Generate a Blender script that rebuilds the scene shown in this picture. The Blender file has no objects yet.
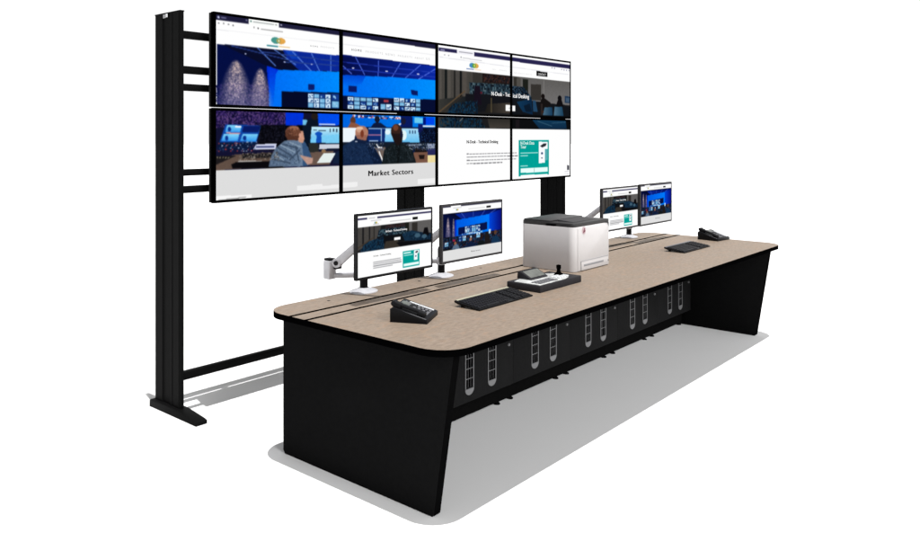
import bpy, bmesh, math, random
import numpy as np
from mathutils import Vector, Matrix

# ------------------------------------------------------------------ data: what the screens show (millimetres on the wall of displays)
ART_WALL = [
('P',(255,255,255),[(-5,-7),(2085,-23),(2085,1192),(-5,1169)]),
('P',(30,29,58),[(-5,-7),(2085,-7),(2085,54),(1024,46),(23,50),(-5,53)]),
('P',(252,254,252),[(258,-2),(491,-3),(491,49),(258,49)]),
('E',(200,205,235),[(36,32),(8,7)]),
('L',(120,120,160),[(55,32),(87,32)],4),
('L',(150,150,190),[(237,28),(243,29)],5),
('L',(190,190,210),[(507,28),(515,28)],5),
('E',(60,110,100),[(273,30),(6,6)]),
('L',(165,170,170),[(294,31),(450,31)],6),
('L',(130,130,130),[(466,32),(474,32)],5),
('E',(90,90,95),[(37,68),(5,5)]),
('E',(90,90,95),[(72,67),(5,5)]),
('E',(90,90,95),[(106,69),(6,5)]),
('E',(90,90,95),[(141,71),(6,5)]),
('E',(110,110,110),[(297,67),(5,6)]),
('E',(50,50,50),[(328,69),(5,6)]),
('L',(160,160,160),[(352,72),(523,73)],6),
('L',(238,238,241),[(23,108),(1024,105),(2048,101)],3),
('E',(70,150,140),[(467,134),(37,22)]),
('E',(225,165,75),[(510,134),(36,21)]),
('E',(150,160,90),[(491,134),(13,17)]),
('E',(250,245,225),[(492,134),(5,8)]),
('L',(60,140,150),[(399,172),(482,172)],8),
('L',(235,200,140),[(495,172),(581,171)],6),
('P',(4,14,66),[(23,195),(1034,187),(1034,572),(23,598)]),
('P',(8,12,40),[(58,196),(1034,187),(1034,303),(466,329)]),
('P',(10,40,150),[(523,190),(1034,187),(1034,299),(665,319),(564,253)]),
('G',(20,70,190),[(540,192),(631,195),(674,245),(598,244)],(0,50,170),0),
('L',(90,130,215),[(325,195),(466,300)],5),
('L',(90,130,215),[(458,196),(631,281)],5),
('L',(90,130,215),[(606,197),(769,316)],5),
('L',(90,130,215),[(769,197),(840,312)],5),
('L',(90,130,215),[(940,190),(940,305)],5),
('L',(40,65,140),[(130,199),(665,266)],4),
('L',(40,65,140),[(356,217),(1034,232)],4),
('L',(40,65,140),[(531,269),(1034,260)],4),
('E',(190,200,235),[(233,240),(7,4)]),
('E',(190,200,235),[(539,271),(8,4)]),
('E',(190,200,235),[(769,268),(9,4)]),
('P',(0,45,215),[(395,305),(491,324),(491,586),(418,588)]),
('G',(0,110,245),[(487,324),(1034,303),(1034,572),(442,587),(442,392)],(0,140,255),0),
('G',(0,50,215),[(418,306),(470,325),(446,587),(411,588)],(0,110,245),1),
('S',[(16,22,80),(40,36,98),(10,14,62),(26,28,86),(56,48,112)],[(-5,453),(130,428),(411,420),(418,601),(-5,611)],7,0.55),
('C',0,[(163,280),(41,610)],[(345,321),(256,605)]),
('P',(10,28,105),[(739,405),(796,404),(796,443),(739,444)]),
('P',(4,10,40),[(515,464),(1034,451),(1034,572),(515,585)]),
('P',(10,40,95),[(734,464),(1034,458),(1034,572),(734,579)]),
('M',0,[(737,467),(940,563)],4,3),
('M',0,[(950,458),(1020,561)],1,2),
('P',(6,20,105),[(1034,179),(2073,188),(2073,593),(1034,586)]),
('G',(4,12,70),[(1034,190),(2073,192),(2073,318),(1034,324)],(10,40,165),0),
('L',(85,115,225),[(1179,189),(1268,310)],5),
('L',(85,115,225),[(1412,197),(1407,316)],5),
('L',(85,115,225),[(1650,195),(1551,315)],5),
('L',(85,115,225),[(1880,194),(1706,306)],5),
('L',(85,115,225),[(2061,213),(1844,314)],5),
('L',(85,115,225),[(1043,253),(1139,310)],5),
('L',(35,60,175),[(1053,231),(2073,245)],4),
('L',(35,60,175),[(1053,280),(2073,281)],4),
('E',(220,225,250),[(1154,268),(13,4)]),
('E',(220,225,250),[(1497,269),(14,4)]),
('E',(220,225,250),[(1850,269),(15,5)]),
('G',(0,105,240),[(1034,324),(1529,311),(2073,306),(2073,496),(1034,487)],(0,145,255),0),
('G',(0,70,210),[(1034,324),(1278,316),(1238,377),(1034,430)],(0,120,250),1),
('P',(8,25,100),[(1110,398),(1188,398),(1188,441),(1110,441)]),
('P',(8,25,100),[(1763,397),(1844,401),(1844,440),(1775,435)]),
('P',(6,14,50),[(1034,472),(1299,473),(2073,463),(2073,609),(1034,586)]),
('M',0,[(1096,477),(1412,565)],5,3),
('M',0,[(1428,468),(1551,562)],2,2),
('M',0,[(1573,466),(1880,561)],5,3),
('P',(14,20,60),[(1423,472),(1551,470),(1551,512),(1423,514)]),
('P',(170,60,70),[(1465,485),(1519,485),(1519,502),(1465,502)]),
('P',(18,18,48),[(-5,599),(1034,600),(1034,996),(-5,975)]),
('S',[(40,26,84),(70,48,110),(22,16,60),(95,70,120),(14,12,40)],[(-5,599),(548,601),(548,677),(356,686),(-5,708)],7,1),
('P',(0,50,215),[(548,598),(700,601),(691,682),(548,687)]),
('P',(0,75,235),[(822,598),(1034,600),(1034,678),(831,683)]),
('P',(6,6,12),[(332,686),(760,681),(760,851),(332,846)]),
('P',(10,24,55),[(37,787),(325,788),(302,839),(23,842)]),
('P',(16,70,165),[(85,683),(352,688),(315,794),(44,793)]),
('G',(130,215,250),[(98,689),(204,690),(192,733),(83,732)],(50,150,235),1),
('G',(130,215,250),[(73,744),(185,744),(174,788),(55,787)],(50,150,235),1),
('G',(130,215,250),[(211,744),(327,741),(312,789),(192,788)],(50,150,235),1),
('E',(10,50,140),[(114,713),(12,16)]),
('E',(10,50,140),[(94,769),(12,16)]),
('E',(10,50,140),[(226,768),(13,16)]),
('P',(8,26,96),[(218,692),(344,693),(330,731),(207,731)]),
('L',(225,150,150),[(94,737),(189,738)],5),
('L',(235,240,250),[(159,697),(196,697)],6),
('E',(180,205,225),[(62,815),(6,3)]),
('E',(180,205,225),[(90,815),(5,3)]),
('E',(180,205,225),[(218,850),(6,3)]),
('E',(180,205,225),[(241,851),(6,3)]),
('P',(205,210,235),[(313,808),(474,805),(466,841),(290,843)]),
('P',(60,70,120),[(317,820),(458,819),(454,829),(309,829)]),
('P',(96,78,68),[(-5,902),(159,871),(482,861),(523,953),(-5,966)]),
('P',(28,25,27),[(-5,878),(167,878),(23,930),(-5,938)]),
('L',(150,140,110),[(27,883),(30,891)],4),
('L',(150,140,110),[(48,884),(48,891)],4),
('L',(150,140,110),[(69,886),(67,891)],4),
('L',(150,140,110),[(90,887),(85,892)],4),
('L',(150,140,110),[(112,889),(104,892)],4),
('P',(26,24,26),[(211,869),(466,864),(474,896),(204,897)]),
('P',(190,185,180),[(181,912),(356,913),(356,922),(174,920)]),
('P',(10,9,13),[(126,932),(159,920),(458,919),(564,951),(531,967),(137,959)]),
('P',(9,20,36),[(691,688),(734,637),(822,635),(831,701),(769,851),(691,830)]),
('E',(34,26,22),[(796,620),(30,24)]),
('P',(110,190,230),[(691,645),(734,646),(717,681),(691,682)]),
('L',(215,225,245),[(840,674),(977,674)],7),
('G',(200,238,250),[(769,693),(1024,693),(1024,805),(756,802)],(70,175,235),1),
('P',(120,205,245),[(778,763),(1024,741),(1024,805),(756,802)]),
('E',(15,80,185),[(831,740),(32,15)]),
('P',(15,80,185),[(813,742),(854,742),(858,800),(809,800)]),
('L',(80,100,110),[(787,713),(813,714)],5),
('L',(60,80,100),[(831,718),(894,717)],4),
('P',(60,80,100),[(931,703),(940,703),(940,728),(931,728)]),
('P',(60,80,100),[(959,704),(973,704),(973,724),(959,724)]),
('P',(60,80,100),[(991,703),(1005,703),(1005,727),(991,727)]),
('P',(40,42,40),[(743,803),(831,804),(831,866),(752,871)]),
('P',(14,20,42),[(822,802),(1024,805),(1024,861),(840,866)]),
('P',(205,210,222),[(840,812),(1024,812),(1024,842),(836,844)]),
('P',(104,84,74),[(752,868),(885,860),(968,861),(931,954),(734,956)]),
('P',(228,238,236),[(876,875),(987,875),(936,940),(813,941)]),
('E',(140,110,80),[(876,859),(20,13)]),
('P',(18,32,60),[(959,948),(982,875),(1034,851),(1034,950)]),
('G',(84,104,130),[(411,953),(426,892),(466,834),(540,786),(631,779),(700,790),(739,834),(774,919),(752,946),(665,961)],(110,132,158),0),
('S',[(84,104,130),(122,144,168),(60,80,104)],[(426,944),(442,892),(482,834),(548,796),(665,796),(691,918),(657,957)],6,0.45),
('P',(52,82,120),[(682,789),(712,796),(743,844),(778,919),(747,955),(691,961),(695,884)]),
('L',(58,74,96),[(482,828),(598,889)],8),
('L',(58,74,96),[(474,860),(564,901)],8),
('L',(58,74,96),[(631,823),(657,917)],8),
('L',(58,74,96),[(523,809),(648,836)],8),
('L',(58,74,96),[(450,906),(581,935)],8),
('L',(58,74,96),[(665,850),(581,915)],8),
('L',(140,160,180),[(507,815),(623,863)],6),
('L',(140,160,180),[(581,796),(674,830)],6),
('L',(140,160,180),[(466,880),(531,914)],6),
('P',(205,150,125),[(640,722),(695,722),(706,776),(691,803),(657,793)]),
('E',(104,64,48),[(609,734),(66,48)]),
('E',(158,106,82),[(618,702),(40,14)]),
('E',(74,44,34),[(569,746),(26,25)]),
('S',[(128,84,64),(80,48,38),(110,66,48)],[(556,703),(657,702),(657,763),(556,769)],7,0.6),
('P',(84,50,38),[(548,749),(657,756),(648,785),(564,784)]),
('P',(190,150,135),[(665,883),(782,906),(774,940),(734,951)]),
('E',(215,160,140),[(670,749),(11,15)]),
('P',(10,26,62),[(1034,579),(2073,593),(2073,997),(1034,968)]),
('G',(0,100,225),[(1034,593),(2073,601),(2073,682),(1034,692)],(0,130,235),0),
('S',[(220,230,245),(40,60,140),(200,80,90),(20,30,80),(120,180,230)],[(1139,601),(1684,608),(1684,628),(1139,620)],14,0.8),
('P',(8,26,96),[(1650,601),(1786,602),(1786,684),(1650,686)]),
('P',(110,205,240),[(1809,608),(1903,610),(1903,653),(1809,653)]),
('P',(0,70,235),[(1939,603),(2043,605),(2043,662),(1939,661)]),
('P',(0,20,120),[(1907,604),(1939,603),(1939,667),(1907,667)]),
('E',(92,56,42),[(1152,644),(27,29)]),
('P',(140,84,60),[(1101,695),(1130,655),(1179,661),(1258,693)]),
('E',(20,24,40),[(1397,629),(27,27)]),
('P',(12,26,60),[(1329,689),(1365,657),(1433,655),(1497,687)]),
('E',(24,26,50),[(1684,639),(25,26)]),
('L',(225,230,245),[(1595,675),(1650,661)],8),
('L',(230,230,235),[(1909,675),(2048,676)],7),
('P',(238,246,252),[(1034,696),(1188,696),(1159,798),(1034,798)]),
('P',(14,44,112),[(1309,696),(1492,696),(1492,794),(1299,792)]),
('L',(200,120,150),[(1309,745),(1433,745)],5),
('L',(170,210,240),[(1439,697),(1439,792)],5),
('L',(150,190,230),[(1309,699),(1486,697)],4),
('L',(170,200,230),[(1319,789),(1402,791)],6),
('G',(175,222,246),[(1486,697),(1850,694),(1868,806),(1476,796)],(100,190,240),1),
('E',(225,245,250),[(1508,724),(28,19)]),
('E',(225,245,250),[(1684,747),(34,39)]),
('P',(50,80,120),[(1746,708),(1761,708),(1761,735),(1746,735)]),
('P',(50,80,120),[(1780,708),(1795,708),(1795,735),(1780,735)]),
('P',(50,80,120),[(1809,708),(1824,708),(1824,735),(1809,735)]),
('P',(20,28,100),[(1850,660),(1903,659),(1903,723),(1850,723)]),
('P',(6,9,28),[(1907,695),(2073,694),(2073,807),(1874,806)]),
('P',(20,28,40),[(1034,801),(2073,807),(2073,868),(1034,869)]),
('L',(150,165,180),[(1740,823),(1891,823)],5),
('P',(150,160,185),[(1957,817),(2048,816),(2048,851),(1969,852)]),
('P',(40,40,90),[(1963,858),(2073,856),(2073,904),(1963,906)]),
('P',(110,95,88),[(1340,844),(1486,838),(1486,962),(1402,959)]),
('L',(240,240,240),[(1391,818),(1412,840),(1444,840)],8),
('L',(240,240,240),[(1418,874),(1460,950)],9),
('P',(120,84,68),[(1798,880),(1963,878),(1963,966),(1798,966)]),
('P',(24,18,20),[(1821,853),(1939,850),(1951,882),(1809,880)]),
('P',(30,20,20),[(1856,904),(1927,902),(1921,937),(1868,936)]),
('P',(238,220,160),[(1963,908),(2073,905),(2073,969),(1963,968)]),
('P',(20,40,72),[(1034,953),(1034,833),(1110,802),(1174,775),(1284,795),(1365,836),(1423,904),(1465,965)]),
('P',(12,26,52),[(1278,806),(1365,836),(1465,965),(1360,962)]),
('E',(176,122,100),[(1239,730),(66,51)]),
('E',(206,160,136),[(1213,708),(29,19)]),
('P',(150,98,82),[(1188,748),(1294,748),(1284,795),(1188,784)]),
('E',(120,54,34),[(1243,737),(17,28)]),
('P',(16,30,60),[(1169,767),(1228,781),(1289,789),(1278,814),(1169,802)]),
('E',(232,190,160),[(1218,697),(35,11)]),
('E',(190,200,215),[(1184,795),(12,4)]),
('P',(20,27,30),[(1444,964),(1470,860),(1551,812),(1684,810),(1775,848),(1827,963),(1798,974)]),
('P',(14,18,20),[(1595,801),(1650,801),(1628,969),(1606,968)]),
('E',(54,33,26),[(1604,720),(62,59)]),
('P',(30,20,20),[(1546,732),(1573,793),(1617,831),(1667,797),(1678,739)]),
('E',(110,62,42),[(1595,690),(29,23)]),
('E',(20,22,50),[(1659,739),(14,30)]),
('L',(36,44,50),[(1486,860),(1529,959)],8),
('L',(44,52,58),[(1684,832),(1775,942)],6),
('S',[(60,90,140),(150,170,200),(20,40,80),(180,60,60)],[(37,790),(325,791),(302,852),(23,854)],6,0.22),
('S',[(120,110,100),(60,52,46),(150,140,130)],[(189,863),(482,857),(499,913),(159,912)],6,0.3),
('S',[(90,110,140),(150,160,175),(40,60,100)],[(1278,803),(1465,800),(1465,860),(1340,873)],6,0.25),
('S',[(90,110,140),(170,180,195),(40,60,100)],[(1684,813),(2073,811),(2073,868),(1775,864)],6,0.3),
('S',[(30,40,46),(44,54,60),(12,16,18)],[(1465,950),(1486,868),(1562,823),(1673,824),(1763,856),(1809,954)],6,0.35),
('S',[(28,48,82),(12,26,52),(34,56,92)],[(1053,947),(1062,848),(1139,806),(1258,814),(1350,851),(1423,949)],6,0.35),
('S',[(14,14,24),(26,26,40),(8,10,18)],[(340,692),(548,690),(531,795),(332,794)],7,0.6),
('S',[(12,30,60),(30,60,110),(8,18,40)],[(1880,699),(2073,698),(2073,803),(1880,802)],8,0.5),
('P',(222,222,222),[(-10,965),(2062,965),(2062,1170),(-10,1170)]),
('P',(241,241,241),[(644,1124),(1034,1123),(1034,1095),(867,1103),(863,1086),(644,1091)]),
('P',(241,241,241),[(1034,1088),(1198,1088),(1198,1121),(1034,1123)]),
('P',(241,241,241),[(1844,1093),(2061,1093),(2061,1134),(1844,1134)]),
('P',(248,248,248),[(-5,1123),(279,1127),(279,1162),(-5,1163)]),
('L',(150,150,150),[(37,1149),(233,1141)],5),
('P',(255,255,255),[(2067,-21),(4224,-42),(4224,1220),(2067,1207)]),
('P',(40,36,78),[(2098,37),(2332,35),(2332,65),(2098,66)]),
('P',(40,36,78),[(2563,36),(4224,37),(4224,78),(2563,71)]),
('P',(245,244,250),[(2335,32),(2560,33),(2560,69),(2335,67)]),
('L',(140,140,150),[(2361,51),(2544,51)],5),
('L',(190,190,220),[(2123,53),(2173,54)],4),
('E',(150,150,160),[(2173,91),(9,5)]),
('E',(150,150,160),[(2224,92),(9,6)]),
('E',(150,150,160),[(2387,94),(9,6)]),
('L',(200,200,205),[(2408,98),(2670,102)],5),
('L',(228,228,234),[(2104,113),(3102,126),(4146,136)],4),
('E',(120,120,150),[(3796,88),(9,6)]),
('E',(120,120,150),[(3842,89),(9,7)]),
('E',(120,120,150),[(3974,92),(9,7)]),
('E',(120,120,150),[(4019,93),(9,7)]),
('E',(120,120,150),[(4065,94),(9,7)]),
('E',(120,120,150),[(4112,95),(9,7)]),
('E',(70,140,190),[(2537,153),(40,23)]),
('E',(220,170,80),[(2588,153),(39,22)]),
('E',(90,160,70),[(2563,153),(26,20)]),
('E',(235,225,110),[(2568,153),(8,12)]),
('L',(70,100,160),[(2462,185),(2558,185)],6),
('L',(240,215,180),[(2572,186),(2656,186)],5),
('P',(5,5,6),[(3524,135),(3714,138),(3714,183),(3524,181)]),
('P',(28,28,30),[(2066,209),(4150,209),(4150,688),(2066,688)]),
('P',(70,67,63),[(2067,209),(2544,209),(2558,488),(2067,690)]),
('P',(84,80,75),[(2110,210),(2135,210),(2135,559),(2110,559)]),
('P',(21,25,26),[(2173,209),(2204,209),(2204,557),(2173,558)]),
('P',(82,78,73),[(2211,209),(2250,209),(2250,556),(2211,557)]),
('P',(28,28,28),[(2291,209),(2312,209),(2312,554),(2291,555)]),
('P',(73,70,67),[(2324,209),(2358,209),(2358,553),(2324,554)]),
('P',(18,20,21),[(2368,209),(2394,209),(2394,552),(2368,553)]),
('P',(80,75,70),[(2408,209),(2462,209),(2462,551),(2408,552)]),
('P',(67,65,60),[(2482,209),(2523,209),(2523,549),(2482,550)]),
('G',(58,57,53),[(2067,463),(2503,414),(2503,686),(2067,690)],(20,25,30),0),
('P',(52,50,47),[(2544,209),(3102,209),(3102,281),(2544,309)]),
('P',(26,18,18),[(2684,211),(3118,211),(3118,280),(2684,293)]),
('S',[(50,31,28),(21,16,18),(67,42,36),(36,33,38)],[(2698,219),(3118,221),(3118,275),(2698,284)],12,0.9),
('S',[(43,65,77),(23,36,48),(77,99,107),(15,21,30),(33,50,62)],[(2496,299),(3118,289),(3118,380),(2503,397)],16,1),
('P',(20,21,26),[(2448,399),(3118,384),(3118,535),(2448,551)]),
('P',(23,16,28),[(2572,325),(2642,322),(2670,485),(2558,488)]),
('P',(84,25,37),[(2649,373),(2677,372),(2677,389),(2649,390)]),
('G',(28,26,23),[(2756,474),(3102,453),(3102,549),(2713,553)],(70,63,57),0),
('P',(75,67,50),[(2800,419),(2820,419),(2820,551),(2800,551)]),
('S',[(15,43,65),(10,28,47),(23,55,77),(16,23,33)],[(2263,489),(2613,444),(2613,685),(2110,689)],14,0.8),
('S',[(13,36,58),(8,20,33),(25,50,67)],[(2110,608),(2642,581),(2727,684),(2110,689)],14,0.7),
('L',(90,72,52),[(2085,572),(2435,378)],10),
('L',(50,42,33),[(2098,592),(2408,417)],6),
('L',(109,109,105),[(2368,628),(2408,603)],6),
('G',(36,35,33),[(2742,579),(3102,571),(3102,681),(2785,683)],(67,62,57),1),
('G',(94,92,90),[(3118,209),(4224,209),(4224,447),(3118,425)],(112,110,110),1),
('P',(50,47,42),[(3150,214),(3245,218),(3245,347),(3150,351)]),
('P',(80,77,72),[(3197,221),(3261,221),(3261,328),(3197,331)]),
('P',(28,30,26),[(3294,224),(3384,225),(3384,360),(3294,354)]),
('P',(53,50,47),[(3429,266),(3605,262),(3605,417),(3429,414)]),
('P',(126,124,122),[(3645,219),(3656,218),(3656,358),(3645,358)]),
('S',[(23,43,62),(13,23,36),(48,70,87),(10,13,20)],[(3118,298),(3310,298),(3443,395),(3376,444),(3118,425)],14,1),
('P',(18,21,26),[(3118,407),(3579,428),(4224,467),(4224,691),(3118,699)]),
('G',(16,55,87),[(3197,441),(3443,404),(3460,555),(3294,530)],(11,36,63),0),
('P',(33,68,99),[(3460,418),(3510,421),(3545,524),(3468,526)]),
('P',(11,26,43),[(3310,474),(3409,452),(3443,527),(3343,529)]),
('E',(21,16,16),[(3636,373),(31,23)]),
('P',(21,18,18),[(3579,447),(3614,393),(3666,391),(3773,431),(3755,470),(3579,504)]),
('E',(13,12,15),[(3937,382),(37,28)]),
('P',(15,13,16),[(3864,467),(3900,402),(3975,399),(4012,463)]),
('P',(33,55,82),[(4031,352),(4146,358),(4146,424),(4031,422)]),
('P',(65,87,109),[(4054,370),(4119,371),(4119,413),(4054,412)]),
('G',(75,109,131),[(3666,478),(3800,474),(3809,562),(3631,561)],(20,55,84),0),
('G',(80,115,137),[(3845,468),(3984,464),(4012,563),(3827,566)],(23,62,90),0),
('P',(42,36,35),[(3596,446),(3631,445),(3631,561),(3596,561)]),
('P',(55,33,26),[(3614,513),(3649,512),(3649,531),(3614,532)]),
('P',(13,14,16),[(3118,553),(4224,553),(4224,691),(3118,699)]),
('G',(16,57,87),[(3443,593),(4050,602),(4069,682),(3579,686)],(13,40,67),1),
('P',(25,21,25),[(3181,597),(3245,596),(3245,679),(3181,680)]),
('L',(50,87,110),[(3545,610),(3791,655)],6),
('L',(42,78,104),[(3791,626),(4050,612)],6),
('P',(255,255,255),[(2066,688),(4150,688),(4150,1170),(2066,1170)]),
('P',(255,255,255),[(3023,474),(3173,478),(3173,530),(3023,528)]),
('E',(180,180,180),[(3079,504),(8,7)]),
('L',(122,122,126),[(2464,905),(2488,905)],6),
('L',(122,122,126),[(2501,906),(2534,906)],6),
('L',(122,122,126),[(2547,906),(2575,906)],6),
('L',(122,122,126),[(2588,906),(2623,906)],6),
('L',(122,122,126),[(2637,906),(2673,906)],6),
('L',(122,122,126),[(2687,906),(2706,906)],6),
('L',(122,122,126),[(2720,906),(2737,906)],6),
('L',(122,122,126),[(2751,906),(2796,906)],6),
('L',(122,122,126),[(2809,906),(2835,906)],6),
('L',(122,122,126),[(2850,906),(2875,906)],6),
('L',(122,122,126),[(2889,906),(2940,906)],6),
('L',(122,122,126),[(2954,906),(2988,906)],6),
('L',(122,122,126),[(3003,906),(3050,907)],6),
('L',(122,122,126),[(3064,907),(3099,907)],6),
('L',(122,122,126),[(3114,907),(3155,907)],6),
('L',(122,122,126),[(3170,907),(3195,907)],6),
('L',(122,122,126),[(2464,933),(2500,933)],6),
('L',(122,122,126),[(2513,933),(2556,934)],6),
('L',(122,122,126),[(2569,934),(2602,934)],6),
('L',(122,122,126),[(2615,934),(2655,934)],6),
('L',(122,122,126),[(2668,934),(2707,934)],6),
('L',(122,122,126),[(2720,934),(2740,934)],6),
('L',(122,122,126),[(2753,934),(2795,934)],6),
('L',(122,122,126),[(2809,934),(2846,934)],6),
('L',(122,122,126),[(2860,934),(2888,934)],6),
('L',(122,122,126),[(2902,934),(2921,934)],6),
('L',(122,122,126),[(2935,934),(2982,934)],6),
('L',(122,122,126),[(2997,934),(3031,934)],6),
('L',(122,122,126),[(3046,934),(3089,935)],6),
('L',(122,122,126),[(3104,935),(3153,935)],6),
('L',(122,122,126),[(3168,935),(3212,935)],6),
('L',(122,122,126),[(2464,960),(2508,961)],6),
('L',(122,122,126),[(2521,961),(2550,961)],6),
('L',(122,122,126),[(2563,961),(2604,961)],6),
('L',(122,122,126),[(2618,961),(2648,961)],6),
('L',(122,122,126),[(2662,961),(2708,961)],6),
('L',(122,122,126),[(2722,961),(2767,961)],6),
('L',(122,122,126),[(2781,961),(2802,961)],6),
('L',(122,122,126),[(2816,961),(2838,961)],6),
('L',(122,122,126),[(2852,961),(2877,961)],6),
('L',(122,122,126),[(2891,961),(2941,961)],6),
('L',(122,122,126),[(2955,961),(2988,961)],6),
('L',(122,122,126),[(3003,961),(3042,962)],6),
('L',(122,122,126),[(3057,962),(3086,962)],6),
('L',(122,122,126),[(3101,962),(3137,962)],6),
('L',(122,122,126),[(3152,962),(3185,962)],6),
('L',(122,122,126),[(2464,988),(2491,988)],6),
('L',(122,122,126),[(2504,988),(2538,989)],6),
('L',(122,122,126),[(2552,989),(2586,989)],6),
('L',(122,122,126),[(2599,989),(2644,989)],6),
('L',(122,122,126),[(2658,989),(2696,989)],6),
('L',(122,122,126),[(2710,989),(2757,989)],6),
('L',(122,122,126),[(2770,989),(2815,989)],6),
('L',(122,122,126),[(2829,989),(2879,989)],6),
('L',(122,122,126),[(2894,989),(2934,989)],6),
('L',(122,122,126),[(2948,989),(2972,989)],6),
('P',(0,160,150),[(3229,789),(3742,792),(3742,1128),(3229,1126)]),
('P',(235,255,252),[(3261,1054),(3719,1055),(3719,1098),(3261,1095)]),
('P',(120,140,140),[(3483,1057),(3490,1058),(3490,1094),(3483,1093)]),
('P',(255,255,255),[(3261,1115),(3714,1120),(3714,1159),(3261,1141)]),
('P',(250,252,255),[(3562,806),(3719,808),(3719,879),(3670,879),(3670,1010),(3562,1013)]),
('P',(40,44,50),[(3584,848),(3649,822),(3702,825),(3684,849),(3622,863)]),
('E',(60,80,120),[(3619,918),(19,12)]),
('E',(60,64,80),[(3617,963),(17,5)]),
('P',(90,170,175),[(3673,883),(3719,881),(3719,985),(3673,989)]),
('L',(190,235,230),[(3261,910),(3545,911)],5),
('L',(190,235,230),[(3261,936),(3376,936)],5),
('L',(190,235,230),[(3261,1030),(3376,1030)],5),
('P',(70,70,80),[(4075,1043),(4117,1049),(4117,1095),(4075,1093)]),
('L',(200,200,210),[(4031,1107),(4107,1108)],4),
('L',(200,200,210),[(4031,1132),(4107,1133)],4),
]
TEXT_WALL = [
('Market Sectors', 1307, 1050, 483, (20, 20, 22), (3, 1.12, 0.82)),
('N-Desk - Technical Desking', 2463, 817, 445, (15, 15, 15), (3,)),
('N-Desk - Tec', 2812, 397, 278, (255, 255, 255), (2,)),
('ical Desking', 3139, 403, 259, (255, 255, 255), (2,)),
('HOME', 757, 148, 68, (90, 90, 95), (1, 1.5, 0.8)),
('PRODUCTS', 849, 145, 124, (185, 185, 190), (1, 1.5, 0.8)),
('HOME', 1139, 144, 99, (90, 90, 94), (2, 1.5, 0.8)),
('PRODUCTS', 1278, 145, 177, (185, 185, 190), (1, 1.5, 0.8)),
('NEWS', 1486, 148, 98, (185, 185, 190), (1, 1.5, 0.8)),
('PROJECTS', 1620, 148, 158, (185, 185, 190), (1, 1.5, 0.8)),
('ABOUT', 1809, 149, 106, (185, 185, 190), (1, 1.5, 0.8)),
('US', 1943, 149, 44, (185, 185, 190), (1, 1.5, 0.8)),
('N-Desk Data', 3258, 833, 227, (225, 255, 250), (2,)),
('Tour', 3258, 869, 92, (225, 255, 250), (2,)),
('HOME', 2822, 169, 52, (185, 185, 190), (1, 1.5, 0.8)),
('PRODUCTS', 2926, 171, 114, (185, 185, 190), (1, 1.5, 0.8)),
('NEWS PROJECTS ABOUT US', 3153, 180, 290, (185, 185, 190), (1, 1.5, 0.8)),
('CONTACT', 3552, 172, 135, (240, 240, 240), (1,)),
]


SC = bpy.context.scene
COL = SC.collection
R = math.radians

# ------------------------------------------------------------------ materials
def lin(c):
    return tuple(((v/255)/12.92 if v/255 <= .04045 else ((v/255+.055)/1.055)**2.4) for v in c)

def mat(name, rgb, rough=.6, spec=.2, metal=0.0, vary=0.0, scale=40.0, bump=0.0, stretch=(1, 1, 1)):
    m = bpy.data.materials.new(name); m.use_nodes = True
    nt = m.node_tree; b = nt.nodes['Principled BSDF']
    b.inputs['Base Color'].default_value = (*rgb, 1)
    b.inputs['Roughness'].default_value = rough
    b.inputs['Specular IOR Level'].default_value = spec
    b.inputs['Metallic'].default_value = metal
    tc = nt.nodes.new('ShaderNodeTexCoord'); mp = nt.nodes.new('ShaderNodeMapping')
    mp.inputs['Scale'].default_value = stretch
    nt.links.new(tc.outputs['Object'], mp.inputs['Vector'])
    n = nt.nodes.new('ShaderNodeTexNoise'); n.inputs['Scale'].default_value = scale; n.inputs['Detail'].default_value = 5
    nt.links.new(mp.outputs['Vector'], n.inputs['Vector'])
    if vary:
        r = nt.nodes.new('ShaderNodeValToRGB')
        r.color_ramp.elements[0].position = .3; r.color_ramp.elements[1].position = .7
        r.color_ramp.elements[0].color = (*[c*(1-vary) for c in rgb], 1)
        r.color_ramp.elements[1].color = (*[min(1, c*(1+vary)) for c in rgb], 1)
        nt.links.new(n.outputs['Fac'], r.inputs['Fac']); nt.links.new(r.outputs['Color'], b.inputs['Base Color'])
    if bump:
        bp = nt.nodes.new('ShaderNodeBump'); bp.inputs['Strength'].default_value = bump; bp.inputs['Distance'].default_value = .002
        nt.links.new(n.outputs['Fac'], bp.inputs['Height']); nt.links.new(bp.outputs['Normal'], b.inputs['Normal'])
    return m

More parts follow.
